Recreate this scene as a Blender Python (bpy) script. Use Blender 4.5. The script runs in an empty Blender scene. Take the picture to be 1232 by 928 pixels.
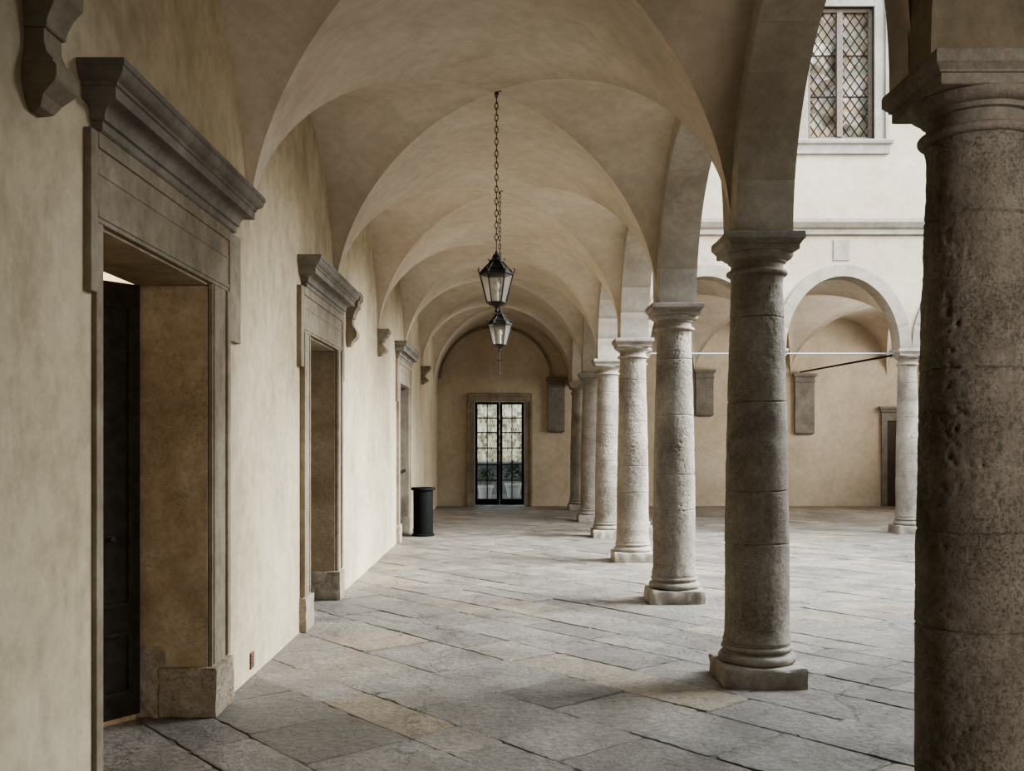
import bpy, bmesh, math, random
from mathutils import Vector, noise, Matrix
PI = math.pi
random.seed(7)
scene = bpy.context.scene
COL = scene.collection

# ------------------------------------------------------------------ helpers
class MB:
    def __init__(s): s.v = []; s.f = []
    def add(s, vs, fs):
        o = len(s.v); s.v += [tuple(p) for p in vs]; s.f += [tuple(i + o for i in f) for f in fs]; return s
    def box(s, x0, x1, y0, y1, z0, z1):
        return s.add([(x0,y0,z0),(x1,y0,z0),(x1,y1,z0),(x0,y1,z0),(x0,y0,z1),(x1,y0,z1),(x1,y1,z1),(x0,y1,z1)],
                     [(0,3,2,1),(4,5,6,7),(0,1,5,4),(1,2,6,5),(2,3,7,6),(3,0,4,7)])
    def rings(s, rings, closed=True, cap=True):
        n = len(rings[0]); vs = [p for r in rings for p in r]; fs = []
        for i in range(len(rings)-1):
            for j in range(n if closed else n-1):
                k = (j+1) % n
                fs.append((i*n+j, i*n+k, (i+1)*n+k, (i+1)*n+j))
        if cap:
            fs.append(tuple(reversed(range(n)))); fs.append(tuple((len(rings)-1)*n + j for j in range(n)))
        return s.add(vs, fs)
    def lathe(s, prof, n=48, cx=0, cy=0, cap=True):
        return s.rings([[(cx+r*math.cos(2*PI*j/n), cy+r*math.sin(2*PI*j/n), z) for j in range(n)] for r, z in prof], True, cap)
    def tube(s, pts, r, n=8, closed=False):
        pts = [Vector(p) for p in pts]; rs = []
        m = len(pts)
        for i, p in enumerate(pts):
            if closed: d = pts[(i+1) % m] - pts[i-1]
            else: d = pts[min(i+1, m-1)] - pts[max(i-1, 0)]
            d.normalize()
            u = d.cross(Vector((0,0,1)) if abs(d.z) < .9 else Vector((1,0,0))).normalized(); w = d.cross(u)
            rs.append([tuple(p + u*(r*math.cos(2*PI*j/n)) + w*(r*math.sin(2*PI*j/n))) for j in range(n)])
        if closed: rs.append(rs[0])
        return s.rings(rs, True, not closed)

def link(o, parent=None):
    COL.objects.link(o)
    if parent is not None: o.parent = parent
    return o
def build(name, mb, mat, parent=None, smooth=None, bevel=0, seg=2):
    me = bpy.data.meshes.new(name)
    me.from_pydata(mb.v, [], mb.f)
    bm = bmesh.new(); bm.from_mesh(me)
    bmesh.ops.recalc_face_normals(bm, faces=bm.faces); bm.to_mesh(me); bm.free()
    me.materials.append(mat)
    if smooth:
        me.shade_smooth(); me.set_sharp_from_angle(angle=math.radians(smooth))
    o = bpy.data.objects.new(name, me)
    if bevel:
        b = o.modifiers.new('bevel', 'BEVEL'); b.width = bevel; b.segments = seg; b.limit_method = 'ANGLE'
    return link(o, parent)
def empty(name, loc=(0,0,0), rz=0, parent=None):
    o = bpy.data.objects.new(name, None); o.location = loc; o.rotation_euler = (0,0,rz); o.empty_display_size = .1
    return link(o, parent)
def tag(o, label, cat, group=None, kind=None):
    o['label'] = label; o['category'] = cat
    if group: o['group'] = group
    if kind: o['kind'] = kind
    return o
def struct(o, label, cat): return tag(o, label, cat, kind='structure')
def copy_tree(o, parent=None):
    c = o.copy(); link(c)
    if parent is not None: c.parent = parent
    for ch in list(o.children): copy_tree(ch, c)
    return c

# ------------------------------------------------------------------ materials
def mat_base(name):
    m = bpy.data.materials.new(name); m.use_nodes = True
    nt = m.node_tree; b = nt.nodes['Principled BSDF']
    return m, nt, b
def N(nt, t, **kw):
    n = nt.nodes.new(t)
    for k, v in kw.items(): setattr(n, k, v)
    return n
def noise_node(nt, vec, scale, detail=6, rough=.6, dist=0):
    n = N(nt, 'ShaderNodeTexNoise'); n.inputs['Scale'].default_value = scale; n.inputs['Detail'].default_value = detail
    n.inputs['Roughness'].default_value = rough; n.inputs['Distortion'].default_value = dist
    nt.links.new(vec, n.inputs['Vector']); return n.outputs['Fac']
def ramp(nt, fac, stops):
    r = N(nt, 'ShaderNodeValToRGB'); el = r.color_ramp.elements
    el[0].position, el[0].color = stops[0][0], (*stops[0][1], 1)
    el[1].position, el[1].color = stops[-1][0], (*stops[-1][1], 1)
    for p, c in stops[1:-1]:
        e = el.new(p); e.color = (*c, 1)
    nt.links.new(fac, r.inputs['Fac']); return r.outputs['Color']
def mix(nt, a, b, fac, mode='MIX'):
    m = N(nt, 'ShaderNodeMix', data_type='RGBA', blend_type=mode)
    for s, v in ((m.inputs['Factor'], fac), (m.inputs['A'], a), (m.inputs['B'], b)):
        if hasattr(v, 'is_linked') or hasattr(v, 'links'): nt.links.new(v, s)
        elif isinstance(v, (int, float)): s.default_value = v
        else: s.default_value = (*v, 1)
    return m.outputs['Result']
def math_node(nt, op, a, b=None):
    m = N(nt, 'ShaderNodeMath', operation=op)
    for i, v in enumerate((a, b)):
        if v is None: continue
        if isinstance(v, (int, float)): m.inputs[i].default_value = v
        else: nt.links.new(v, m.inputs[i])
    return m.outputs[0]
def bump(nt, b, h, strength, dist):
    n = N(nt, 'ShaderNodeBump'); n.inputs['Strength'].default_value = strength; n.inputs['Distance'].default_value = dist
    nt.links.new(h, n.inputs['Height']); nt.links.new(n.outputs['Normal'], b.inputs['Normal'])

def surf(name, stops, scale=1.0, rough=.9, fine=14, fine_amt=.25, bscale=40, bstr=.3, bdist=.01, pits=0, pscale=70, streak=None, trowel=0, stain=0):
    m, nt, b = mat_base(name)
    g = N(nt, 'ShaderNodeNewGeometry').outputs['Position']
    n1 = noise_node(nt, g, scale, 8, .62, .4)
    c = ramp(nt, n1, stops)
    n2 = noise_node(nt, g, fine, 8, .7)
    c = mix(nt, c, ramp(nt, n2, [(.36, (.55,.53,.5)), (.6, (1.08,1.08,1.08))]), fine_amt, 'MULTIPLY')
    n3 = noise_node(nt, g, bscale, 9, .7)
    h = n3
    if streak:
        mp = N(nt, 'ShaderNodeMapping'); mp.inputs['Scale'].default_value = streak
        nt.links.new(g, mp.inputs['Vector'])
        n4 = noise_node(nt, mp.outputs[0], 1.0, 5, .6)
        c = mix(nt, c, ramp(nt, n4, [(.35, (.72,.7,.66)), (.6, (1.05,1.05,1.05))]), .5, 'MULTIPLY')
    if trowel:
        mp = N(nt, 'ShaderNodeMapping'); mp.inputs['Rotation'].default_value = (.5, .35, .6); mp.inputs['Scale'].default_value = (1.6, 2.6, 2.0)
        nt.links.new(g, mp.inputs['Vector'])
        n5 = noise_node(nt, mp.outputs[0], 2.6, 10, .72, .5)
        c = mix(nt, c, ramp(nt, n5, [(.36, (.74,.72,.69)), (.62, (1.1,1.09,1.08))]), trowel, 'MULTIPLY')
        h = math_node(nt, 'ADD', h, math_node(nt, 'MULTIPLY', n5, 1.5))
    if stain:
        mp = N(nt, 'ShaderNodeMapping'); mp.inputs['Scale'].default_value = (1.6, 1.6, .8); mp.inputs['Location'].default_value = (3, 7, 1)
        nt.links.new(g, mp.inputs['Vector'])
        n7 = noise_node(nt, mp.outputs[0], 1.1, 10, .7, 1.0)
        c = mix(nt, c, ramp(nt, n7, [(.38, (.62,.61,.57)), (.52, (1,1,1)), (.68, (1.1,1.1,1.08))]), stain, 'MULTIPLY')
    if pits:
        v = noise_node(nt, g, pscale, 5, .65)
        zone = ramp(nt, noise_node(nt, g, 3.2, 4, .6), [(.38,(.25,.25,.25)),(.62,(1,1,1))])
        p = ramp(nt, v, [(.36, (0,0,0)), (.47, (1,1,1))])
        ph = mix(nt, (1,1,1), p, zone)
        h = math_node(nt, 'ADD', h, math_node(nt, 'MULTIPLY', ph, pits))
        c = mix(nt, c, mix(nt, (.62,.6,.57), (1,1,1), ph), .7, 'MULTIPLY')
    nt.links.new(c, b.inputs['Base Color'])
    b.inputs['Roughness'].default_value = rough
    b.inputs['Specular IOR Level'].default_value = .2
    bump(nt, b, h, bstr, bdist)
    return m
def plain(name, col, rough=.5, metal=0, var=.25, scale=30, spec=.4):
    m, nt, b = mat_base(name)
    g = N(nt, 'ShaderNodeNewGeometry').outputs['Position']
    n = noise_node(nt, g, scale, 5)
    c = ramp(nt, n, [(.3, tuple(x*(1-var) for x in col)), (.7, tuple(x*(1+var) for x in col))])
    nt.links.new(c, b.inputs['Base Color']); b.inputs['Roughness'].default_value = rough; b.inputs['Metallic'].default_value = metal
    b.inputs['Specular IOR Level'].default_value = spec
    bump(nt, b, n, .08, .005)
    return m

M = {}
M['plaster'] = surf('plaster_ochre', [(.33,(.41,.34,.232)),(.5,(.50,.424,.298)),(.66,(.565,.488,.357))], .8, bscale=22, bstr=.25, fine=9, fine_amt=.3, trowel=.26, stain=.4)
M['endwall'] = surf('plaster_beige', [(.33,(.49,.415,.312)),(.5,(.57,.49,.375)),(.66,(.62,.545,.43))], .8, bscale=22, bstr=.2, fine=9, fine_amt=.22, trowel=.15, stain=.22)
M['vault'] = surf('plaster_vault', [(.33,(.52,.44,.345)),(.5,(.60,.52,.42)),(.66,(.65,.58,.48))], .9, bscale=26, bstr=.22, fine=9, fine_amt=.25, trowel=.18, stain=.18)
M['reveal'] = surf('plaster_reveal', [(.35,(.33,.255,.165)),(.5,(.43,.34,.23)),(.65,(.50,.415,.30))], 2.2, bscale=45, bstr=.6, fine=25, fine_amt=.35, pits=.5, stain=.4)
M['facade'] = surf('plaster_facade', [(.35,(.37,.30,.22)),(.5,(.415,.345,.26)),(.65,(.45,.385,.30))], 1.0, bscale=30, bstr=.15, fine_amt=.15, trowel=.25, stain=.15)
M['column'] = surf('stone_column', [(.32,(.22,.188,.154)),(.5,(.335,.297,.25)),(.68,(.44,.40,.347))], 2.0, bscale=90, bstr=.75, bdist=.011, fine=34, fine_amt=.5, pits=.8, pscale=85, stain=.4)
M['carved'] = surf('stone_carved', [(.32,(.215,.185,.152)),(.5,(.325,.288,.243)),(.68,(.425,.385,.335))], 2.0, bscale=80, bstr=.6, bdist=.012, fine=30, fine_amt=.45, stain=.4)
M['arch'] = surf('stone_arch', [(.3,(.33,.288,.238)),(.5,(.42,.375,.315)),(.7,(.50,.455,.39))], 1.8, bscale=60, bstr=.35, fine=16, fine_amt=.3, stain=.25)
M['serena'] = surf('stone_grey', [(.3,(.155,.137,.113)),(.5,(.22,.198,.166)),(.7,(.29,.265,.228))], 2.0, bscale=60, bstr=.4, fine=14, fine_amt=.4, stain=.3)
M['frame'] = surf('stone_brown', [(.3,(.20,.167,.122)),(.5,(.28,.238,.177)),(.7,(.36,.312,.24))], 2.0, bscale=60, bstr=.4, fine=14, fine_amt=.4, streak=(3,3,.7), stain=.3)
M['plinth'] = surf('stone_plinth', [(.3,(.27,.225,.165)),(.5,(.38,.325,.25)),(.7,(.47,.415,.34))], 4.0, bscale=45, bstr=.8, bdist=.02, fine=20, fine_amt=.5, pits=.7)
M['pale'] = surf('stone_pale', [(.3,(.23,.195,.155)),(.5,(.29,.25,.20)),(.7,(.345,.305,.255))], 2.0, bscale=60, bstr=.3, fine=14, fine_amt=.3)
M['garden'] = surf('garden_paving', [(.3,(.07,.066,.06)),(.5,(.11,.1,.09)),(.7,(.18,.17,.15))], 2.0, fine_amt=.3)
M['iron'] = plain('iron', (.032,.028,.024), .6, .3)
M['black'] = plain('black_metal', (.010,.0100,.0098), .65, 0, .25, 30, .1)
M['bronze'] = plain('dull_bronze', (.05,.043,.032), .6, .6)
M['door'] = plain('door_paint', (.030,.024,.017), .65, 0, .4, 12, .18)
M['wood'] = plain('wood_brown', (.07,.045,.03), .6, 0, .3, 20)
M['casement'] = plain('casement_wood', (.13,.095,.065), .6, 0, .25, 20)
M['vent'] = plain('rust_plate', (.14,.075,.05), .7, 0, .2, 40)
M['steel'] = plain('pale_steel', (.4,.45,.5), .45, .2, .1, 30)
M['lead'] = plain('lead', (.028,.025,.023), .8, 0, .2, 30, .1)
M['potgrey'] = plain('pot_grey', (.36,.33,.29), .8)
M['leaf'] = plain('leaf', (.05,.065,.028), .7, 0, .5, 9)
M['candle'] = plain('candle_wax', (.75,.68,.52), .6)

def floor_mat():
    m, nt, b = mat_base('paving_stone')
    g = N(nt, 'ShaderNodeNewGeometry').outputs['Position']
    at = N(nt, 'ShaderNodeAttribute', attribute_name='slab')
    c = ramp(nt, at.outputs['Fac'], [(0,(.195,.174,.148)),(.3,(.25,.226,.194)),(.6,(.275,.251,.218)),(.85,(.30,.268,.225)),(1,(.34,.28,.205))])
    n1 = noise_node(nt, g, 2.6, 8, .62, .15)
    c = mix(nt, c, ramp(nt, n1, [(.34,(.62,.6,.57)),(.64,(1.22,1.21,1.2))]), .85, 'MULTIPLY')
    n2 = noise_node(nt, g, 22, 9, .78)
    c = mix(nt, c, ramp(nt, n2, [(.36,(.45,.44,.43)),(.6,(1.14,1.14,1.14))]), .8, 'MULTIPLY')
    v = N(nt, 'ShaderNodeTexVoronoi', feature='DISTANCE_TO_EDGE'); v.inputs['Scale'].default_value = .35
    wv = noise_node(nt, g, 3, 6, .7)
    wm = N(nt, 'ShaderNodeVectorMath', operation='ADD')
    cb = N(nt, 'ShaderNodeCombineXYZ'); nt.links.new(math_node(nt,'MULTIPLY',wv,.7), cb.inputs[0]); nt.links.new(math_node(nt,'MULTIPLY',n1,.5), cb.inputs[1])
    nt.links.new(g, wm.inputs[0]); nt.links.new(cb.outputs[0], wm.inputs[1]); nt.links.new(wm.outputs[0], v.inputs['Vector'])
    cr = ramp(nt, v.outputs['Distance'], [(.001,(.35,.33,.31)),(.004,(1,1,1))])
    c = mix(nt, c, cr, .7, 'MULTIPLY')
    nt.links.new(c, b.inputs['Base Color'])
    b.inputs['Specular IOR Level'].default_value = .5
    r = ramp(nt, n1, [(.3,(.38,.38,.38)),(.7,(.58,.58,.58))]); nt.links.new(r, b.inputs['Roughness'])
    n6 = noise_node(nt, g, 8, 6, .7)
    h = math_node(nt, 'ADD', math_node(nt, 'MULTIPLY', n1, 1.6), n2)
    h = math_node(nt, 'ADD', h, math_node(nt, 'MULTIPLY', cr, .5))
    h = math_node(nt, 'ADD', h, math_node(nt, 'MULTIPLY', n6, 1.7))
    bump(nt, b, h, 1.0, .026)
    return m
M['floor'] = floor_mat()
M['mortar'] = plain('mortar', (.10,.089,.075), .95, 0, .5, 5)
def glass_mat(name, tint=(.9,.92,.93), alpha=.8, frost=0):
    m = bpy.data.materials.new(name); m.use_nodes = True; nt = m.node_tree; nt.nodes.clear()
    o = N(nt, 'ShaderNodeOutputMaterial'); t = N(nt, 'ShaderNodeBsdfTransparent'); gl = N(nt, 'ShaderNodeBsdfGlossy')
    t.inputs['Color'].default_value = (*tint, 1); gl.inputs['Roughness'].default_value = .06
    gl.inputs['Color'].default_value = (.8,.8,.8,1)
    mx = N(nt, 'ShaderNodeMixShader'); mx.inputs[0].default_value = 1-alpha
    nt.links.new(t.outputs[0], mx.inputs[1]); nt.links.new(gl.outputs[0], mx.inputs[2])
    out = mx.outputs[0]
    if frost:
        d = N(nt, 'ShaderNodeBsdfDiffuse'); tr = N(nt, 'ShaderNodeBsdfTranslucent')
        d.inputs['Color'].default_value = tr.inputs['Color'].default_value = (.9,.88,.83,1)
        a = N(nt, 'ShaderNodeMixShader'); a.inputs[0].default_value = .5
        nt.links.new(d.outputs[0], a.inputs[1]); nt.links.new(tr.outputs[0], a.inputs[2])
        m2 = N(nt, 'ShaderNodeMixShader'); m2.inputs[0].default_value = frost
        nt.links.new(out, m2.inputs[1]); nt.links.new(a.outputs[0], m2.inputs[2]); out = m2.outputs[0]
    nt.links.new(out, o.inputs[0])
    return m
M['glass'] = glass_mat('clear_glass', (.98,.98,.97), alpha=.95)
M['lantern_glass'] = glass_mat('lantern_glass', (.95,.95,.94), alpha=.88, frost=.12)
def leaded():
    m, nt, b = mat_base('leaded_glass')
    g = N(nt, 'ShaderNodeNewGeometry').outputs['Position']
    v = N(nt, 'ShaderNodeTexVoronoi'); v.inputs['Scale'].default_value = 6.5; nt.links.new(g, v.inputs['Vector'])
    s = N(nt, 'ShaderNodeSeparateColor'); nt.links.new(v.outputs['Color'], s.inputs[0])
    c = ramp(nt, s.outputs[0], [(0,(.07,.058,.045)),(.2,(.31,.215,.13)),(.4,(.15,.145,.095)),(.58,(.37,.265,.185)),(.76,(.22,.21,.155)),(.88,(.30,.225,.195)),(1,(.44,.375,.285))])
    big = noise_node(nt, g, 1.6, 4)
    c = mix(nt, c, ramp(nt, big, [(.42,(.4,.38,.35)),(.58,(1.1,1.1,1.1))]), .85, 'MULTIPLY')
    nt.links.new(c, b.inputs['Base Color']); b.inputs['Roughness'].default_value = .45; b.inputs['Specular IOR Level'].default_value = .1
    return m
M['leaded'] = leaded()
def rubble():
    m, nt, b = mat_base('garden_wall_stone')
    g = N(nt, 'ShaderNodeNewGeometry').outputs['Position']
    mp = N(nt, 'ShaderNodeMapping'); mp.inputs['Rotation'].default_value = (PI/2,0,0); nt.links.new(g, mp.inputs['Vector'])
    br = N(nt, 'ShaderNodeTexBrick'); br.inputs['Scale'].default_value = 4.2
    br.inputs['Color1'].default_value = (.95,.78,.5,1); br.inputs['Color2'].default_value = (.30,.22,.12,1); br.inputs['Mortar'].default_value = (.9,.8,.6,1)
    br.inputs['Mortar Size'].default_value = .025; br.inputs['Brick Width'].default_value = .3; br.inputs['Row Height'].default_value = .5
    nt.links.new(mp.outputs[0], br.inputs['Vector'])
    n = noise_node(nt, g, 4, 8)
    c = mix(nt, br.outputs['Color'], ramp(nt, n, [(.38,(.4,.36,.28)),(.54,(1.08,1.08,1.08))]), .85, 'MULTIPLY')
    nt.links.new(c, b.inputs['Base Color']); b.inputs['Roughness'].default_value = .9
    return m
M['rubble'] = rubble()

# ------------------------------------------------------------------ dimensions
WX = -1.74            # corridor face of the left wall
AX0, AX1 = 1.50, 1.84 # arcade wall faces
CX = 1.67
YS = [3.70, 6.69, 10.02, 13.35, 16.68, 20.01, 23.34]
YB = 24.6             # back wall
ZS = 2.96; RISE = 1.58
EY0, EY1, EC = 17.23, 17.57, 17.40   # end arcade
EXS = [2.25, 4.60, 6.97, 9.34]
EZ = 3.20
XR = 11.0; YN = -3.5

# ------------------------------------------------------------------ floor
def make_floor():
    mb = MB(); vals = []
    ang = math.radians(130); ca, sa = math.cos(ang), math.sin(ang)
    ox, oy = 0.3, 9.0
    v = -24.0
    while v < 24:
        w = random.choice((.34, .42, .5, .62)) + random.uniform(-.03, .03)
        u = -26 + random.random()
        while u < 26:
            l = random.uniform(.38, 1.05)
            cu, cv = u + l/2, v + w/2
            cx, cy = ox + cu*ca - cv*sa, oy + cu*sa + cv*ca
            if -2.9 < cx < XR+.3 and YN-.4 < cy < YB+.3:
                j = lambda: random.uniform(-.012, .012)
                cor = [(u+j(), v+j()), (u+l+j(), v+j()), (u+l+j(), v+w+j()), (u+j(), v+w+j())]
                near = cy < 13
                K = 14 if near else 4
                pts = []; ins = []
                for i in range(4):
                    a, b = cor[i], cor[(i+1) % 4]
                    for k in range(K):
                        t = k/K
                        pts.append((a[0]+(b[0]-a[0])*t, a[1]+(b[1]-a[1])*t))
                        q = Vector((pts[-1][0]*9, pts[-1][1]*9, i*3.3))
                        c_ = noise.noise(q) + .6*noise.noise(q*2.3)
                        ins.append(.0003 + .028*max(0, c_-.14) + (.009 if k == 0 else 0))   # chipped edges
                h = random.uniform(-.0025, .0025); tx, ty = random.uniform(-.004, .004), random.uniform(-.004, .004)
                def ring(add, z, chip=1):
                    r = []
                    for p, i_ in zip(pts, ins):
                        d_ = add + i_*chip
                        dx, dy = cu-p[0], cv-p[1]
                        sx = max(0, abs(dx)-d_)/abs(dx) if abs(dx) > 1e-6 else 1
                        sy = max(0, abs(dy)-d_)/abs(dy) if abs(dy) > 1e-6 else 1
                        q = (cu-dx*sx, cv-dy*sy)
                        r.append((ox+q[0]*ca-q[1]*sa, oy+q[0]*sa+q[1]*ca, z + (q[0]-cu)*tx*2 + (q[1]-cv)*ty*2))
                    return r
                n0 = len(mb.v)
                mb.rings([ring(.0006, -.03, .3), ring(.001, h-.006), ring(.003, h-.0018), ring(.014, h)])
                vals += [random.random()]*(len(mb.v)-n0)
            u += l
        v += w
    n0 = len(mb.v)
    mb.box(-5.5, XR+.3, YN-.3, YB+.3, -.25, -.007)
    vals += [0]*(len(mb.v)-n0)
    o = build('floor', mb, M['floor'])
    at = o.data.attributes.new('slab', 'FLOAT', 'POINT'); at.data.foreach_set('value', vals)
    o.data.materials.append(M['mortar'])
    for p in o.data.polygons[-6:]: p.material_index = 1
    struct(o, 'worn grey-brown stone slab paving laid diagonally through loggia and courtyard', 'floor')
make_floor()

# ------------------------------------------------------------------ vaults
CREASE = set()
def vault_bay(mb, x0, x1, y0, y1, z0, rise, n=72, skip_cross=False):
    xc, a, yc, b = (x0+x1)/2, (x1-x0)/2, (y0+y1)/2, (y1-y0)/2
    vs, fs = [], []
    base = len(mb.v)
    for i in range(n+1):
        th = -PI/2 + PI*i/n
        for j in range(n+1):
            ph = -PI/2 + PI*j/n
            z = math.cos(th) if skip_cross else max(math.cos(th), math.cos(ph))
            x, y = xc+a*math.sin(th), yc+b*math.sin(ph)
            zz = z0+rise*z
            zz += .006*noise.noise((x*1.3, y*1.3, 3.1)) * min(1, z*3)
            if not skip_cross and (i == j or i+j == n) and 0 < i < n: zz -= .018   # plaster arris along the groin
            vs.append((x, y, zz))
    id = lambda i, j: i*(n+1)+j
    for i in range(n):
        for j in range(n):
            q = (id(i,j), id(i+1,j), id(i+1,j+1), id(i,j+1))
            if i == j:
                fs += [(q[0],q[1],q[2]), (q[0],q[2],q[3])]
                if not skip_cross: CREASE.add((base+q[0], base+q[2]))
            elif i + j == n-1:
                fs += [(q[0],q[1],q[3]), (q[1],q[2],q[3])]
                if not skip_cross: CREASE.add((base+q[1], base+q[3]))
            else: fs.append(q)
    mb.add(vs, fs)
mb = MB()
ys = [YN, .37] + YS
for k in range(len(ys)-1): vault_bay(mb, WX, AX0, ys[k], ys[k+1], ZS, RISE)
vault_bay(mb, WX, AX0, YS[-1], YB, ZS, RISE, 40, True)
exs = [AX1] + EXS + [XR]
for k in range(len(exs)-1): vault_bay(mb, exs[k], exs[k+1], EY1, YB, EZ, 1.42, 40)
o = build('ceiling', mb, M['vault'])
o.data.shade_smooth()
cs = {tuple(sorted(e)) for e in CREASE}
sh = o.data.attributes.new('sharp_edge', 'BOOLEAN', 'EDGE')
sh.data.foreach_set('value', [tuple(sorted(e.vertices)) in cs for e in o.data.edges])
struct(o, 'beige plastered groin vaults over the loggia', 'ceiling')

# ------------------------------------------------------------------ walls
DOORS = [(4.24, 5.80), (8.64, 10.05), (15.85, 17.25)]
DZ = 2.52
WT = .42
mb = MB(); y = YN
for a, b in DOORS:
    mb.box(WX-WT, WX, y, a, -.05, 4.9); mb.box(WX-WT, WX, a, b, DZ, 4.9); y = b
mb.box(WX-WT, WX, y, YB+.3, -.05, 4.9)
struct(build('wall_left', mb, M['plaster']), 'long ochre plastered wall with three stone doorways', 'wall')
BD = (-.82, .41, 2.58)
mb = MB()
mb.box(WX, BD[0], YB, YB+.3, -.05, 5); mb.box(BD[1], XR, YB, YB+.3, -.05, 5); mb.box(BD[0], BD[1], YB, YB+.3, BD[2], 5)
struct(build('wall_back', mb, M['endwall']), 'beige plastered end wall with glazed double door', 'wall')

def arch_fill(mb, axis, f0, f1, arches, zs, ztop, s0, s1):
    S = [(s0, zs)]
    for c, hw, rise in arches:
        for k in range(41):
            t = PI - PI*k/40
            S.append((c+hw*math.cos(t), zs+rise*math.sin(t)))
    S.append((s1, zs))
    P = (lambda s, f, z: (f, s, z)) if axis == 'y' else (lambda s, f, z: (s, f, z))
    rings = [[P(s, f0, z), P(s, f1, z), P(s, f1, ztop), P(s, f0, ztop)] for s, z in S]
    clean = [rings[0]]
    for i in range(1, len(S)):
        if abs(S[i][0]-S[i-1][0]) > 1e-5 or abs(S[i][1]-S[i-1][1]) > 1e-5: clean.append(rings[i])
    mb.rings(clean)
mb = MB()
ays = [.37] + YS
arch_fill(mb, 'y', AX0, AX1, [((ays[i]+ays[i+1])/2, (ays[i+1]-ays[i])/2, RISE) for i in range(4)], ZS, 8.5, ays[0], ays[4])
arch_fill(mb, 'y', AX0, AX1, [((ays[i]+ays[i+1])/2, (ays[i+1]-ays[i])/2, RISE) for i in range(4, 7)], ZS, 5.2, ays[4], ays[7])
mb.box(AX0, AX1, YS[-1], YB, ZS, 5.2)
mb.box(AX0, AX1, YN, .37, -.05, 8.5)
struct(build('wall_right', mb, M['facade']), 'pale wall carried on the arcade of round stone columns', 'wall')
mb = MB()
arch_fill(mb, 'x', EY0, EY1, [((EXS[i]+EXS[i+1])/2, (EXS[i+1]-EXS[i])/2, 1.45) for i in range(3)], EZ, 6.75, AX1, XR)
WN = (5.17, 6.32, 6.8, 9.1)
mb.box(AX1, WN[0], EY0, EY1, 6.75, 12); mb.box(WN[1], XR, EY0, EY1, 6.75, 12)
mb.box(WN[0], WN[1], EY0, EY1, 6.75, WN[2]); mb.box(WN[0], WN[1], EY0, EY1, WN[3], 12)
struct(build('wall_courtyard', mb, M['facade']), 'off-white courtyard facade above the far arches', 'wall')
mb = MB().box(XR, XR+.3, EY1, YB+.3, -.05, 5.2)
mb.box(XR, XR+.3, YN, 7.5, -.05, 10.5); mb.box(XR, XR+.3, 7.5, EY1, -.05, 4.6)
struct(build('wall_far_right', mb, M['facade']), 'plain pale wall closing the courtyard on the right', 'wall')
mb = MB().box(AX1+.5, XR, 3.53, 3.87, -.05, 7.0)
mb.box(AX1, XR, YN, 3.53, 4.6, 4.7); mb.box(WX-WT, XR+.3, YN-.3, YN, -.05, 5)
struct(build('wall_front', mb, M['plaster']), 'plastered wing behind the viewpoint', 'wall')

# ------------------------------------------------------------------ arches
def arch_ring(axis, f0, f1, c, hw, rise, thk, zs, nv=13, gap=.006):
    mb = MB(); A = []
    for k in range(nv):
        a0, a1 = PI*k/nv, PI*(k+1)/nv
        A += [(a0+.0001, gap), (a0+.005, 0)] + [(a0+(a1-a0)*t, 0) for t in (.25,.5,.75)] + [(a1-.005, 0), (a1-.0001, gap)]
    P = (lambda s, f, z: (f, s, z)) if axis == 'y' else (lambda s, f, z: (s, f, z))
    rings = []
    for a, g in A:
        ci, si = math.cos(a), math.sin(a)
        hi, ri, ho, ro = hw-thk+g, rise-thk+g, hw, rise
        e = g*.5
        rings.append([P(c+hi*ci, f0+e, zs+ri*si), P(c+hi*ci, f1-e, zs+ri*si), P(c+ho*ci, f1-e, zs+ro*si), P(c+ho*ci, f0+e, zs+ro*si)])
    return mb.rings(rings)
names = ['behind the viewpoint at the dark nearest column', 'between the first and second columns from the camera', 'between the second and third columns from the camera',
         'between the third and fourth columns from the camera', 'between the fourth and fifth columns from the camera', 'between the fifth and sixth columns from the camera',
         'at the far end, between the sixth and last column']
for i in range(7):
    o = build('stone_arch', arch_ring('y', AX0-.012, AX1+.02, (ays[i]+ays[i+1])/2, (ays[i+1]-ays[i])/2-.002, RISE-.002, .19, ZS, 13, .003), M['frame'] if i == 0 else M['arch'], smooth=25)
    tag(o, 'grey stone arch of the loggia ' + names[i], 'arch', 'arches of the loggia arcade')
nm = ['pale arch across the court, seen between the third and second columns', 'pale arch under the leaded window across the court', 'pale arch across the court hidden behind the nearest column']
for i in range(3):
    o = build('stone_arch', arch_ring('x', EY0-.03, EY1+.02, (EXS[i]+EXS[i+1])/2, (EXS[i+1]-EXS[i])/2-.002, 1.448, .2, EZ, 11), M['pale'], smooth=25)
    tag(o, nm[i], 'arch', 'arches across the courtyard')
o = build('wall_arch', arch_ring('x', YB-.06, YB+.01, -.30, 1.40, 1.30, .06, 3.15, 7), M['frame'], smooth=25)
tag(o, 'thin brown stone arch line on the end wall above the glazed door', 'arch')

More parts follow.
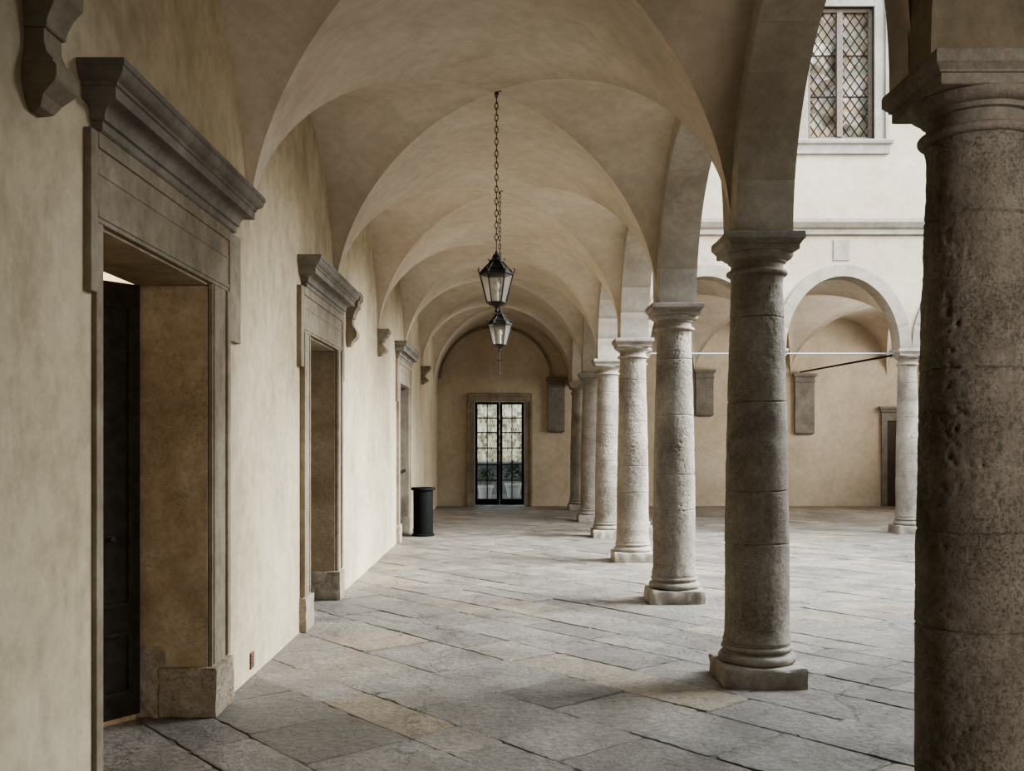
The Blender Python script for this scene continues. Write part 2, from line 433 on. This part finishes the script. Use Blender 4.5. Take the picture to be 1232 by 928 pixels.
# ------------------------------------------------------------------ columns
def rough_shaft():
    mb = MB(); n = 160; rings = []
    z0, z1 = .27, 2.71
    joints = (.92, 1.27, 1.86, 2.42)
    zs = [z0+(z1-z0)*i/300 for i in range(301)]
    for j in joints: zs = [z for z in zs if abs(z-j) > .016] + [j+.0035*q for q in range(-4, 5)]
    zs.sort()
    for z in zs:
        t = (z-z0)/(z1-z0)
        if t < .04: r = .225-.014*math.sin(min(1, t/.04)*PI/2)
        else:
            q = (t-.04)/.96
            r = .211 - .044*(max(0, q-.18)/.82)**1.5
        if t > .975: r += .012*(t-.975)/.025
        ring = []
        for k in range(n):
            a = 2*PI*k/n
            p = Vector((math.cos(a)*.21, math.sin(a)*.21, z))
            g = 0
            for jn in joints:
                zz = z + .007*noise.noise(p*6)
                g += math.exp(-((zz-jn)/.004)**2)
            zone = max(0, .45+1.2*noise.noise(Vector((p.x*3.5, p.y*3.5, z*2.2+5))))
            d = .0036*noise.noise(p*6) + .0024*noise.noise(p*15+Vector((3,1,2)))
            pit = noise.noise(p*36+Vector((9,4,7))) + .5*noise.noise(p*70)
            d -= .012*max(0, pit-.2)*(.2+zone)
            d += .0022*noise.noise(p*60)*(.3+zone)
            rr = r + d - min(1, g)*max(.003, .007+.006*noise.noise(p*8))
            ring.append((math.cos(a)*rr, math.sin(a)*rr, z))
        rings.append(ring)
    return mb.rings(rings)
def worn(mb, amp, f):
    mb.v = [tuple(Vector(p) + Vector((noise.noise(Vector(p)*f), noise.noise(Vector(p)*f+Vector((5,5,5))), .4*noise.noise(Vector(p)*f+Vector((9,2,4)))))*amp) for p in mb.v]
    return mb
def square_fine(prof, n=14, rnd=0):
    mb = MB(); rings = []
    for h, z in prof:
        r = []
        for s in range(4):
            for k in range(n):
                t = -1+2*k/n
                x, y = [(t, -1), (1, t), (-t, 1), (-1, -t)][s]
                if rnd:
                    f = 1 - rnd*(min(abs(x), abs(y)))**8
                    x, y = x*f, y*f
                r.append((x*h, y*h, z))
        rings.append(r)
    return mb.rings(rings)
def torus_prof(r, z0, z1, n=8):
    h = (z1-z0)/2
    return [(r-h+h*math.cos(-PI/2+PI*k/n), (z0+z1)/2+h*math.sin(-PI/2+PI*k/n)) for k in range(n+1)]
def make_column():
    root = empty('stone_column')
    build('plinth', worn(square_fine([(.268,-.02),(.272,.01),(.272,.06),(.27,.108),(.262,.126),(.245,.132)], 24, .03), .018, 12), M['carved'], root, smooth=40)
    prof = [(.2,.128)] + torus_prof(.255,.13,.195) + [(.222,.197),(.216,.208)] + torus_prof(.234,.21,.25) + [(.222,.252),(.222,.266),(.205,.272)]
    build('base', worn(MB().lathe(prof, 72), .007, 16), M['carved'], root, smooth=50)
    build('shaft', rough_shaft(), M['column'], root, smooth=60)
    prof = [(.165,2.70)] + torus_prof(.202,2.701,2.737) + [(.172,2.739),(.171,2.785),(.190,2.788),(.190,2.802)] \
        + [(.192+.046*math.sin(k/6*PI/2), 2.806+.038*(1-math.cos(k/6*PI/2))) for k in range(7)] + [(.2,2.85)]
    cap = build('capital', worn(MB().lathe(prof, 72), .0012, 14), M['carved'], root, smooth=35)
    build('abacus', worn(square_fine([(.218,2.846),(.224,2.850),(.224,2.884),(.234,2.887),(.234,2.894),(.25,2.912),(.254,2.916),(.254,2.952),(.250,2.961),(.2,2.964)]), .0025, 11), M['carved'], cap, smooth=25)
    return root
col0 = make_column()
labs = ['dark rough stone column nearest the camera, cut off by the right edge',
        'grey stone column with pitted drums, second from the camera, fully visible on its plinth',
        'pale pitted stone column, third from the camera along the loggia arcade',
        'smooth-looking grey column, fourth from the camera along the loggia arcade',
        'fifth column from the camera along the loggia arcade, its base at the courtyard corner',
        'sixth column from the camera, slim with distance, near the end wall',
        'farthest column of the loggia row, beside the end wall pilaster']
for i, y in enumerate(YS):
    c = col0 if i == 0 else copy_tree(col0)
    c.location = (CX if i else 1.735, y, 0); c.rotation_euler.z = (i*3 % 4)*PI/2
    tag(c, labs[i], 'column', 'columns of the loggia arcade')
labs = ['column across the court hidden behind the fourth loggia column', 'column across the court standing behind the second loggia column',
        'small pale column across the court just left of the nearest dark column', 'column across the court hidden by the nearest dark column']
for i, x in enumerate(EXS):
    c = copy_tree(col0); c.location = (x, EC, 0); c.scale = (.92, .92, EZ/2.962); c.rotation_euler.z = (i % 4)*PI/2
    tag(c, labs[i], 'column', 'columns of the arcade across the court')

# ------------------------------------------------------------------ doors on the left wall
def rect_loft(rings, y0, y1, back=WX-.02):
    mb = MB()
    return mb.rings([[(back, y0-o_, z), (WX+p, y0-o_, z), (WX+p, y1+o_, z), (back, y1+o_, z)] for p, o_, z in rings])
def chip(p0, p1, amp=.01, f=8, div=8):
    """a worn block"""
    bm = bmesh.new(); bmesh.ops.create_cube(bm, size=1)
    for v in bm.verts:
        v.co = Vector([p0[i]+(v.co[i]+.5)*(p1[i]-p0[i]) for i in range(3)])
    bmesh.ops.subdivide_edges(bm, edges=bm.edges[:], cuts=div, use_grid_fill=True)
    c = (Vector(p0)+Vector(p1))/2
    for v in bm.verts:
        q = v.co*f
        k = sum(abs(abs(v.co[i]-c[i])-(p1[i]-p0[i])/2) < 1e-5 for i in range(3))
        d = Vector((noise.noise(q), noise.noise(q+Vector((7,3,1))), .5*noise.noise(q+Vector((2,8,5)))))
        v.co += d*amp + (c-v.co).normalized()*amp*(.9 if k == 2 else 1.6 if k == 3 else 0)
    bm.verts.ensure_lookup_table(); bm.verts.index_update()
    mb = MB(); mb.add([v.co[:] for v in bm.verts], [[v.index for v in f.verts] for f in bm.faces]); bm.free()
    return mb
def doorway(n, y0, y1, jn, jf, en, ef, cn, cf, label, P=.03):
    d = empty('door_%d' % n, (0,0,0)); struct(d, label, 'doorway')
    e = .003; LT = 2.895
    for a, b in ((y0-jn, y0), (y1, y1+jf)):
        m = MB().box(WX-.02, WX+P, a, b, 0, DZ-.001)
        if b-a > .15:
            outer = (b-.06, b+e) if a == y1 else (a-e, a+.06)
            m.box(WX-.017, WX+P+.016, outer[0], outer[1], .3, DZ-.004)
            bead = (a+.02, a+.045) if a == y1 else (b-.045, b-.02)
            m.box(WX-.013, WX+P+.008, bead[0], bead[1], .3, DZ-.006)
        build('jamb', m, M['frame'], d, bevel=.004)
    for a, b in ((y0-jn-en, y0-jn-.006), (y1+jf+.006, y1+jf+ef)):
        build('ear', MB().box(WX-.018, WX+P+.010, a, b, 2.22, LT-.003), M['frame'], d, bevel=.004)
    m = MB().box(WX-.02, WX+P+.001, y0-jn+.001, y1+jf-.001, DZ, LT)
    m.box(WX-.014, WX+P+.012, y0-jn-.003, y1+jf+.003, DZ+.31, LT+.004)
    m.box(WX-.012, WX+P+.008, y0-jn+.004, y1+jf-.004, DZ+.02, DZ+.045)
    m.box(WX-.011, WX+P+.006, y0-jn+.005, y1+jf-.005, DZ+.20, DZ+.222)
    build('lintel', m, M['frame'], d, bevel=.004)
    c0, c1 = cn+.19, cf-.19
    rg = [(.04,.04,2.80),(.05,.05,2.81),(.05,.05,2.855),(.065,.065,2.86),(.065,.065,2.88)]
    rg += [(.065+.045*(1-math.cos(k/5*PI/2)), .065+.045*(1-math.cos(k/5*PI/2)), 2.88+.06*math.sin(k/5*PI/2)) for k in range(1,6)]
    rg += [(.14,.14,2.945),(.14,.14,3.01),(.15,.15,3.015),(.15,.15,3.035)]
    rg += [(.15+.038*math.sin(k/5*PI/2), .15+.038*math.sin(k/5*PI/2), 3.04+.065*(1-math.cos(k/5*PI/2))) for k in range(1,6)]
    rg += [(.195,.195,3.11),(.195,.195,3.145),(.16,.16,3.15)]
    rg = [(p, q, LT + (z-2.80)*(3.15-LT)/.35) for p, q, z in rg]
    build('cornice', rect_loft(rg, c0, c1), M['serena'], d)
    rv = MB(); rv.box(WX-WT, WX-.004, y1-.012, y1+.01, 0, DZ-.02); rv.box(WX-WT, WX-.004, y0-.01, y0+.012, 0, DZ-.02)
    rv.box(WX-WT, WX-.004, y0+.013, y1-.013, DZ-.014, DZ+.01)
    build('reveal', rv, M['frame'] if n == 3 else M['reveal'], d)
    build('plinth_block', chip((WX-.28, y1-.045, 0), (WX+.06, y1+jf+.015, .29), .007, 9, 12), M['plinth'], d, smooth=40)
    if jn > .15: build('plinth_block', chip((WX-.3, y0-jn-.02, 0), (WX+.06, y0+.03, .29), .006, 9), M['plinth'], d, smooth=40)
    return d
d1 = doorway(1, 4.24, 5.80, .07, .33, .08, .25, 4.02, 6.36, 'grey stone doorway nearest the camera with its dark door ajar', .022)
d2 = doorway(2, 8.64, 10.05, .30, .22, .12, .12, 8.25, 10.45, 'stone doorway with deep brown reveal, second along the left wall')
d3 = doorway(3, 15.85, 17.25, .30, .25, .12, .15, 15.3, 17.75, 'farthest stone doorway on the left wall, behind the black bin')
build('rough_footing', chip((WX-.42, 5.770, 0), (WX-.25, 5.86, .41), .020, 14, 14), M['plinth'], d1, smooth=40)
def leaf(parent, w, h, loc, rz):
    r = build('door_leaf', MB().box(0, w, -.022, .022, .03, h), M['door'], parent, bevel=.004)
    r.location = loc; r.rotation_euler.z = rz
    m = MB()
    for z0, z1 in ((.16, .52), (.66, h-.12)):
        for s in (-1, 1):
            f = s*.022
            a, b = min(f, f+s*.014), max(f, f+s*.014)
            x0, x1 = .06, w-.06
            m.box(x0, x1, a, b, z0, z0+.025); m.box(x0, x1, a, b, z1-.025, z1); m.box(x0+.001, x0+.025, a, b-.0005*s, z0+.025, z1-.025); m.box(x1-.025, x1-.001, a, b-.0005*s, z0+.025, z1-.025)
    build('panel_moulding', m, M['door'], r)
    k = MB()
    for s in (-1, 1):
        k.rings([[(.2+R*math.cos(2*PI*q/16), s*yy, 1.05+R*math.sin(2*PI*q/16)) for q in range(16)] for R, yy in ((.018,.022),(.018,.026),(.008,.028),(.008,.042),(.018,.046),(.019,.055),(.012,.062))])
    build('handle', k, M['bronze'], r, smooth=40)
    return r
leaf(d1, .95, 2.50, (WX-WT+.02, 5.77, 0), math.atan2(-.82, -.574))
leaf(d2, 1.37, 2.48, (WX-WT+.03, 10.03, 0), -PI/2)
def room(x0, y0, y1, name, lab):
    m = MB()
    m.box(x0, x0+.1, y0, y1, -.02, 3.2); m.box(x0, WX-WT, y0-.1, y0, -.02, 3.2); m.box(x0, WX-WT, y1, y1+.1, -.02, 3.2); m.box(x0, WX-WT, y0, y1, 3.2, 3.3)
    m.box(x0, WX-WT, y0, y1, -.04, -.012)
    struct(build(name, m, M['endwall']), lab, 'room')
room(-4.6, 3.4, 7.4, 'wall_inner_room', 'pale plastered room glimpsed above the dark door')
room(-4.0, 14.6, 18.6, 'wall_stair_room', 'plain room behind the farthest left doorway')
hr = empty('handrail', (WX-.2, 17.15, 0)); tag(hr, 'short sloping dark handrail inside the farthest left doorway', 'handrail')
build('rail', MB().tube([(-.75,.04,.78),(.18,.04,1.10)], .028, 10), M['wood'], hr, smooth=40)
build('bracket', MB().tube([(-.6,.04,.83),(-.6,.10,.83)], .01), M['iron'], hr, smooth=40)
build('bracket', MB().tube([(.05,.04,1.05),(.05,.10,1.05)], .01), M['iron'], hr, smooth=40)

# ------------------------------------------------------------------ corbels
def corbel(x, y, label, z0=2.74, z1=3.10, w=.30, pr=.2, mat='frame'):
    r = empty('corbel', (x, y, 0)); tag(r, label, 'corbel', 'stone corbels under the vaults')
    H = z1-z0; hw = w/2
    def rg(lst): return MB().rings([[(-.02, -h*hw, z0+H*z), (p*pr, -h*hw, z0+H*z), (p*pr, h*hw, z0+H*z), (-.02, h*hw, z0+H*z)] for p, h, z in lst])
    build('bracket', rg([(.14,.35,0),(.3,.55,.02),(.42,.78,.09),(.72,.95,.17),(.75,.97,.19),(.75,.97,.27),(.66,.9,.29),(.66,.9,.31),(.5,.8,.36),(.42,.72,.43),(.42,.72,.52)]), M[mat], r, bevel=.003)
    build('abacus', rg([(.46,.76,.52),(.5,.8,.53),(.5,.8,.56),(.55,.82,.60),(.68,.88,.68),(.82,.94,.73),(.84,.95,.74),(.84,.95,.82),(.92,.98,.84),(1,1,.88),(1,1,.98),(.94,.97,1)]), M[mat], r, bevel=.003)
    return r
corbel(WX, 3.66, 'carved grey stone corbel at the top left corner above the nearest doorway', z0=2.80, z1=3.36, w=.2, pr=.17)
corbel(WX, 10.80, 'stone corbel just past the second doorway on the left wall', z0=2.62, z1=3.2, w=.22, pr=.16)
corbel(WX, 13.40, 'stone corbel on the left wall before the farthest doorway', pr=.16, w=.24)
corbel(WX, 20.01, 'distant stone corbel on the left wall beyond the black bin')
def hanging_pilaster(x, z0, label, w=.46, z1=3.2):
    r = empty('wall_pilaster', (x, YB, 0)); tag(r, label, 'pilaster', 'hanging pilasters on the far walls')
    build('panel', MB().box(-w/2, w/2, -.09, .01, z0, z1-.22), M['serena'], r, bevel=.008)
    m = MB().rings([[(-h, .01, z), (-h, -p, z), (h, -p, z), (h, .01, z)] for h, p, z in
         [(w*.5,.09,z1-.22),(w*.53,.11,z1-.2),(w*.53,.11,z1-.18),(w*.5,.1,z1-.17),(w*.5,.1,z1-.1),(w*.57,.15,z1-.06),(w*.6,.17,z1-.055),(w*.6,.17,z1)]])
    build('capital', m, M['serena'], r)
    build('foot', MB().rings([[(-h, .01, z), (-h, -p, z), (h, -p, z), (h, .01, z)] for h, p, z in [(w*.35,.03,z0-.05),(w*.5,.08,z0-.01),(w*.5,.09,z0)]]), M['serena'], r)
hanging_pilaster(1.19, 1.85, 'grey hanging pilaster on the end wall right of the glazed door', .42, 3.15)
hanging_pilaster(4.84, 2.25, 'short grey wall pilaster seen between the third and second columns', .44, 3.36)
hanging_pilaster(7.30, 1.80, 'grey wall pilaster seen under the arch below the leaded window', .48, 3.26)
d5 = empty('door_5', (9.2, YB, 0)); struct(d5, 'brown stone door surround on the far wall beside the small pale column', 'doorway')
for x in (0, 1.36): build('jamb', MB().box(x, x+.14, -.06, .0, 0, 2.1), M['serena'], d5, bevel=.006)
build('lintel', MB().box(0, 1.5, -.06, 0, 2.1, 2.3), M['serena'], d5, bevel=.006)
build('cornice', MB().rings([[(-p, .0, z), (-p, -.06-p, z), (1.5+p, -.06-p, z), (1.5+p, 0, z)] for p, z in [(0,2.3),(.03,2.33),(.03,2.36),(.06,2.4),(.06,2.45)]]), M['serena'], d5)
build('door_leaf', MB().box(.14, 1.36, -.02, .0, 0, 2.1), M['wood'], d5)

# ------------------------------------------------------------------ glazed door at the end
d4 = empty('door_4', (0, YB, 0)); struct(d4, 'glazed black double door at the end of the loggia in brown stone frame', 'door')
x0, x1, zt = BD
for a, b in ((x0-.19, x0), (x1, x1+.19)):
    build('jamb', MB().box(a, b, -.06, .1, 0, zt-.001).box(a-.003 if a < x0-.1 else b-.06, a+.06 if a < x0-.1 else b+.003, -.085, .09, 0, zt-.003), M['frame'], d4, bevel=.006)
build('lintel', MB().box(x0-.19, x1+.19, -.06, .1, zt, zt+.19).box(x0-.193, x1+.193, -.085, .09, zt+.13, zt+.193), M['frame'], d4, bevel=.006)
mid = (x0+x1)/2
for a, b in ((x0+.005, mid-.004), (mid+.004, x1-.005)):
    m = MB(); s = .065; Y0, Y1 = .10, .15
    m.box(a, a+s, Y0, Y1, .02, zt-.01); m.box(b-s, b, Y0, Y1, .02, zt-.01); m.box(a+s, b-s, Y0, Y1, .02, .17); m.box(a+s, b-s, Y0, Y1, zt-.07, zt-.01)
    lf = build('door_leaf', m, M['black'], d4, bevel=.004)
    g = MB()
    for z in (.62, 1.02, 1.42, 1.80, 2.16): g.box(a+s, b-s, Y0+.008, Y1-.008, z, z+.025)
    c = (a+b)/2
    g.box(c-.012, c+.012, Y0+.007, Y1-.007, .17, zt-.07)
    build('glazing_bar', g, M['black'], lf)
    build('pane', MB().box(a+s, b-s, Y0+.022, Y0+.027, .17, zt-.07), M['glass'], lf)
    hx = b-s/2 if a < mid-.2 else a+s/2
    build('handle', MB().tube([(hx, Y0, 1.05), (hx, Y0-.05, 1.05), (hx, Y0-.05, 1.25), (hx, Y0, 1.25)], .01), M['bronze'], lf, smooth=40)

# garden beyond
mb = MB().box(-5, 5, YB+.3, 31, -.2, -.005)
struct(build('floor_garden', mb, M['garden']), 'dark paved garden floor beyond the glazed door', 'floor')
mb = MB().box(-5, 5, 30.6, 31, -.1, 4.2)
struct(build('wall_garden', mb, M['rubble']), 'tan rubble garden wall beyond the glazed door', 'wall')
lw = empty('garden_bench', (0, 30.3, 0)); tag(lw, 'dark low stone bench wall across the garden beyond the glazed door', 'bench')
build('body', MB().box(-3, 3, -.15, .25, -.01, .9), M['garden'], lw, bevel=.01)
build('coping', MB().box(-3.05, 3.05, -.2, .28, .9, .98), M['serena'], lw, bevel=.01)
def pot(x, y, s, label, hgt):
    r = empty('potted_plant', (x, y, 0)); tag(r, label, 'plant', 'potted plants in the garden')
    build('pot', MB().lathe([(.15*s,0),(.2*s,.3*s),(.23*s,.31*s),(.23*s,.37*s),(.2*s,.37*s),(.19*s,.33*s)], 32), M['potgrey'], r, smooth=40)
    m = MB()
    for k in range(380):
        a = random.uniform(0, 2*PI); e = random.uniform(-.4, 1.4); R = hgt*random.uniform(.2, .55)
        c = Vector((R*math.cos(a)*math.cos(e), R*math.sin(a)*math.cos(e), .35*s+hgt*.3+R*math.sin(e)))
        u = Vector((random.gauss(0,1), random.gauss(0,1), random.gauss(0,1))).normalized()
        w = u.cross(Vector((random.random(), .3, random.random()))).normalized()
        m.add([c-u*.05, c+w*.025, c+u*.05, c-w*.025], [(0,1,2,3)])
    build('foliage', m, M['leaf'], r)
    build('stem', MB().tube([(0,0,.3*s),(.01,0,.4*s+hgt*.35),(0,.01,.4*s+hgt*.6)], .012), M['wood'], r)
pot(-.62, 27.6, 1.0, 'leafy potted plant seen through the left leaf of the glazed door', .65)
pot(.16, 28.4, 1.1, 'larger leafy potted plant seen through the right leaf of the glazed door', .75)

# ------------------------------------------------------------------ facade trim and window
mb = MB().rings([[(AX1, EY0+.02, z), (AX1, EY0-p, z), (XR, EY0-p, z), (XR, EY0+.02, z)] for p, z in
     [(.02,5.15),(.05,5.17),(.05,5.25),(.09,5.28),(.14,5.36),(.14,5.42),(.02,5.45)]])
struct(build('trim_1', mb, M['pale']), 'pale stone string course across the courtyard facade below the window', 'string course')
w1 = empty('window_1', (0, EY0, 0)); struct(w1, 'leaded two-light window in pale stone frame on the courtyard facade', 'window')
a, b, z0, z1 = WN
m = MB()
m.box(a-.24, a, -.05, .1, z0, z1+.24); m.box(b, b+.24, -.05, .1, z0, z1+.24); m.box(a, b, -.05, .1, z1, z1+.24)
m.box(a-.243, a-.18, -.075, .09, z0, z1+.243); m.box(b+.18, b+.243, -.075, .09, z0, z1+.243)
build('surround', m, M['pale'], w1, bevel=.006)
build('sill', MB().rings([[(a-.30-p, .1, z), (a-.30-p, -.09-p, z), (b+.30+p, -.09-p, z), (b+.30+p, .1, z)] for p, z in [(-.04,z0-.24),(-.03,z0-.1),(.01,z0-.07),(.02,z0-.02),(0,z0)]]), M['pale'], w1)
m = MB(); s = .07
m.box(a, a+s, .05, .14, z0, z1); m.box(b-s, b, .05, .14, z0, z1); m.box(a+s, b-s, .05, .14, z0, z0+s); m.box(a+s, b-s, .05, .14, z1-s, z1)
build('frame', m, M['casement'], w1, bevel=.004)
c = (a+b)/2
build('mullion', MB().box(c-.05, c+.05, .03, .14, z0+s, z1-s), M['casement'], w1, bevel=.004)
for p, q in ((a+s, c-.05), (c+.05, b-s)):
    sh = build('pane', MB().box(p, q, .105, .11, z0+s, z1-s), M['leaded'], w1)
    m = MB(); st = .155; zz0, zz1 = z0+s, z1-s
    W = q-p; HH = zz1-zz0; slope = 1.45
    for sgn in (1, -1):
        for k in range(-30, 40):
            cst = k*st*slope
            pts = [(p+W*t, zz0+cst+sgn*slope*W*t) for t in range(2)]
            (xa, za), (xb, zb) = pts
            if max(za, zb) < zz0 or min(za, zb) > zz1: continue
            def cl(x_, z_):
                if z_ < zz0: x_ = xa+(xb-xa)*(zz0-za)/(zb-za); z_ = zz0
                if z_ > zz1: x_ = xa+(xb-xa)*(zz1-za)/(zb-za); z_ = zz1
                return (x_, .1, z_)
            A, B = cl(xa, za), cl(xb, zb)
            if (Vector(A)-Vector(B)).length > .01: m.tube([A, B], .0075, 4)
    for t in (.33, .66): m.box(p, q, .09, .1, zz0+HH*t-.008, zz0+HH*t+.008)
    build('lead_came', m, M['lead'], sh)
kb = build('wall_plaque', MB().box(5.62, 5.9, EY0-.015, EY0+.01, 4.72, 5.08), M['pale'], bevel=.005)
tag(kb, 'small pale grey stone patch above the arch under the string course', 'plaque')

# ------------------------------------------------------------------ tie rods
o = build('tie_rod', MB().tube([(EXS[0], EC, 3.13), (EXS[2]-.1, EC, 3.13)], .011, 8), M['steel'], smooth=40)
tag(o, 'pale horizontal iron tie rod crossing the far courtyard arches', 'tie rod')
o = build('tie_rod', MB().tube([(7.2, YB-.05, 3.3), (6.72, EC+.1, 3.10)], .02, 8), M['black'], smooth=40)
tag(o, 'dark iron tie rod slanting from the far wall pilaster to the small pale column', 'tie rod')

# ------------------------------------------------------------------ lanterns
def lantern(loc, z_top, label, drop=False):
    r = empty('hanging_lantern', loc); tag(r, label, 'lantern', 'wrought iron lanterns hanging from the vault')
    n = 6
    hexr = lambda R, z, k: (R*math.cos(2*PI*k/n), R*math.sin(2*PI*k/n), z)
    zb, zm = .03, .27; rb, rm = .080, .140
    f = MB()
    for k in range(n):
        f.tube([hexr(rb, zb, k), hexr(rm, zm, k)], .006, 6)
        f.tube([hexr(rb, zb, k), hexr(rb, zb, k+1)], .007, 6)
        f.tube([hexr(rm, zm, k), hexr(rm, zm, k+1)], .008, 6)
        f.tube([hexr(rm, zm, k), hexr(rm+.014, zm+.03, k), hexr(rm+.006, zm+.052, k)], .005, 6)
    f.lathe([(.03,.0),(.06,.01),(.084,.028),(.084,.034),(.0,.034)], 24)
    fr = build('frame', f, M['iron'], r, smooth=40)
    build('glass', MB().rings([[hexr(rb-.004, zb+.004, k) for k in range(n)], [hexr(rm-.004, zm, k) for k in range(n)]], True, False), M['lantern_glass'], fr)
    build('candle', MB().lathe([(.016,.034),(.016,.13),(.010,.135),(.024,.155),(.028,.175),(.015,.205),(.0,.215)], 16), M['candle'], fr, smooth=40)
    rf = MB()
    prof = [(.139,.275),(.112,.308),(.078,.345),(.052,.372)]
    for k in range(n): rf.tube([hexr(R, z, k) for R, z in prof], .007, 6)
    rf.rings([[hexr(R, z, k) for k in range(n)] for R, z in [(.108,.306),(.115,.309),(.115,.314),(.104,.320)]])
    rf.rings([[hexr(R, z, k) for k in range(n)] for R, z in [(.056,.37),(.062,.375),(.062,.383),(.045,.395),(.03,.41)]])
    for k in range(n): rf.tube([hexr(.058,.38,k), hexr(.07,.395,k), hexr(.064,.405,k)], .004, 6)
    rf.lathe([(.03,.405),(.036,.42),(.026,.435),(.012,.445),(.012,.46)], 20)
    ro = build('roof', rf, M['iron'], r, smooth=40)
    build('roof_panel', MB().rings([[hexr(R-.003, z-.001, k) for k in range(n)] for R, z in prof], True, False), M['iron'], ro)
    fin = MB().lathe([(.0,-.055),(.012,-.05),(.016,-.035),(.008,-.02),(.02,-.01),(.03,.005)], 16)
    if drop:
        fin.tube([(0,0,-.05),(0,0,-.30)], .006, 6); fin.tube([(-.03,0,-.15),(.03,0,-.15)], .006, 6)
        fin.lathe([(.0,-.33),(.012,-.315),(.0,-.295)], 12)
    build('finial', fin, M['iron'], r, smooth=40)
    ch = MB(); L = .062; z = .47; i = 0
    ch.tube([(0, .02*math.cos(t), z+.005+.02*math.sin(t)) for t in [2*PI*k/12 for k in range(12)]], .005, 6, True); z += .03
    top = z_top-loc[2]
    while z < top-.03:
        pts = []
        for k in range(12):
            t = 2*PI*k/12
            x, zz = .013*math.cos(t), L/2*math.sin(t)
            pts.append((x, 0, z+L/2+zz) if i % 2 else (0, x, z+L/2+zz))
        ch.tube(pts, .0042, 6, True); z += L-.012; i += 1
    c_ = build('chain', ch, M['iron'], r, smooth=40)
    build('ceiling_hook', MB().lathe([(.0,top-.045),(.012,top-.03),(.012,top-.012),(.04,top-.008),(.04,top+.004)], 16), M['iron'], c_, smooth=40)
lx = -.095
lantern((lx, 8.36, 2.73), ZS+RISE, 'iron lantern on a long chain, nearest and largest of those under the vault')
lantern((lx, 11.70, 2.70), ZS+RISE, 'smaller looking iron lantern hanging behind and below the nearest one', True)

# ------------------------------------------------------------------ bin and vent plate
bn = empty('ash_bin', (-1.43, 16.85, 0)); tag(bn, 'black cylindrical metal bin by the farthest left doorway', 'bin')
build('body', MB().lathe([(.165,.03),(.168,.04),(.168,.77),(.16,.775)], 40), M['black'], bn, smooth=40)
build('base', MB().lathe([(.185,.0),(.19,.01),(.19,.03),(.17,.045)], 40), M['black'], bn, smooth=40)
build('rim', MB().lathe([(.165,.77),(.202,.775),(.205,.78),(.205,.815),(.202,.82),(.165,.82),(.155,.79),(.0,.785)], 40), M['black'], bn, smooth=30)
vp = empty('wall_vent', (WX, 6.76, .115)); tag(vp, 'small dull brown plate low on the left wall past the nearest doorway', 'vent')
build('plate', MB().box(0, .012, -.04, .04, -.055, .055), M['vent'], vp, bevel=.003)
m = MB()
for k in range(4): m.box(.012, .016, -.03, .03, -.035+k*.02, -.027+k*.02)
build('slat', m, M['vent'], vp)

# ------------------------------------------------------------------ light
w = bpy.data.worlds.new('sky'); scene.world = w; w.use_nodes = True
bg = w.node_tree.nodes['Background']; bg.inputs['Color'].default_value = (.64,.81,1.0,1); bg.inputs['Strength'].default_value = 2.0
def area(name, loc, target, sx, sy, power, col, spread=180):
    l = bpy.data.lights.new(name, 'AREA'); l.shape = 'RECTANGLE'; l.size = sx; l.size_y = sy; l.energy = power; l.color = col
    l.spread = math.radians(spread)
    o = bpy.data.objects.new(name, l); o.location = loc
    d = Vector(target)-Vector(loc); o.rotation_euler = d.to_track_quat('-Z', 'Y').to_euler(); link(o); return o
area('sky_light', (10.3, 12.2, 8.6), (-1.0, 13.8, 1.6), 8, 7, 1800, (.92,.96,1.0), 84)
area('far_wing_fill', (10.9, 21.0, 2.6), (0, 21.4, 2.0), 5.5, 3.6, 240, (1.0,.98,.95), 120)  # added fill lamp, out of view, brightens the far wing and corridor end
area('near_column_fill', (5.2, -2.6, 2.6), (1.9, 3.7, 1.6), 2.0, 1.8, 55, (1.0,.94,.86), 100)  # added fill lamp behind the camera for the nearest column; no window there
l = bpy.data.lights.new('room_lamp', 'POINT'); l.energy = 90; l.color = (1,.88,.68); l.shadow_soft_size = .15
o = bpy.data.objects.new('room_lamp', l); o.location = (-3.4, 6.5, 2.8); link(o)

# ------------------------------------------------------------------ camera
cam = bpy.data.cameras.new('camera'); cam.sensor_width = 36; cam.lens = 36*1200/1232
cam.shift_x = 5/1232; cam.shift_y = 67/1232; cam.clip_start = .05; cam.clip_end = 200
co = bpy.data.objects.new('camera', cam); co.location = (0,0,1.6); co.rotation_euler = (PI/2,0,0); link(co)
scene.camera = co
scene.view_settings.view_transform = 'AgX'
scene.view_settings.look = 'AgX - Medium High Contrast'
scene.view_settings.exposure = 0.62
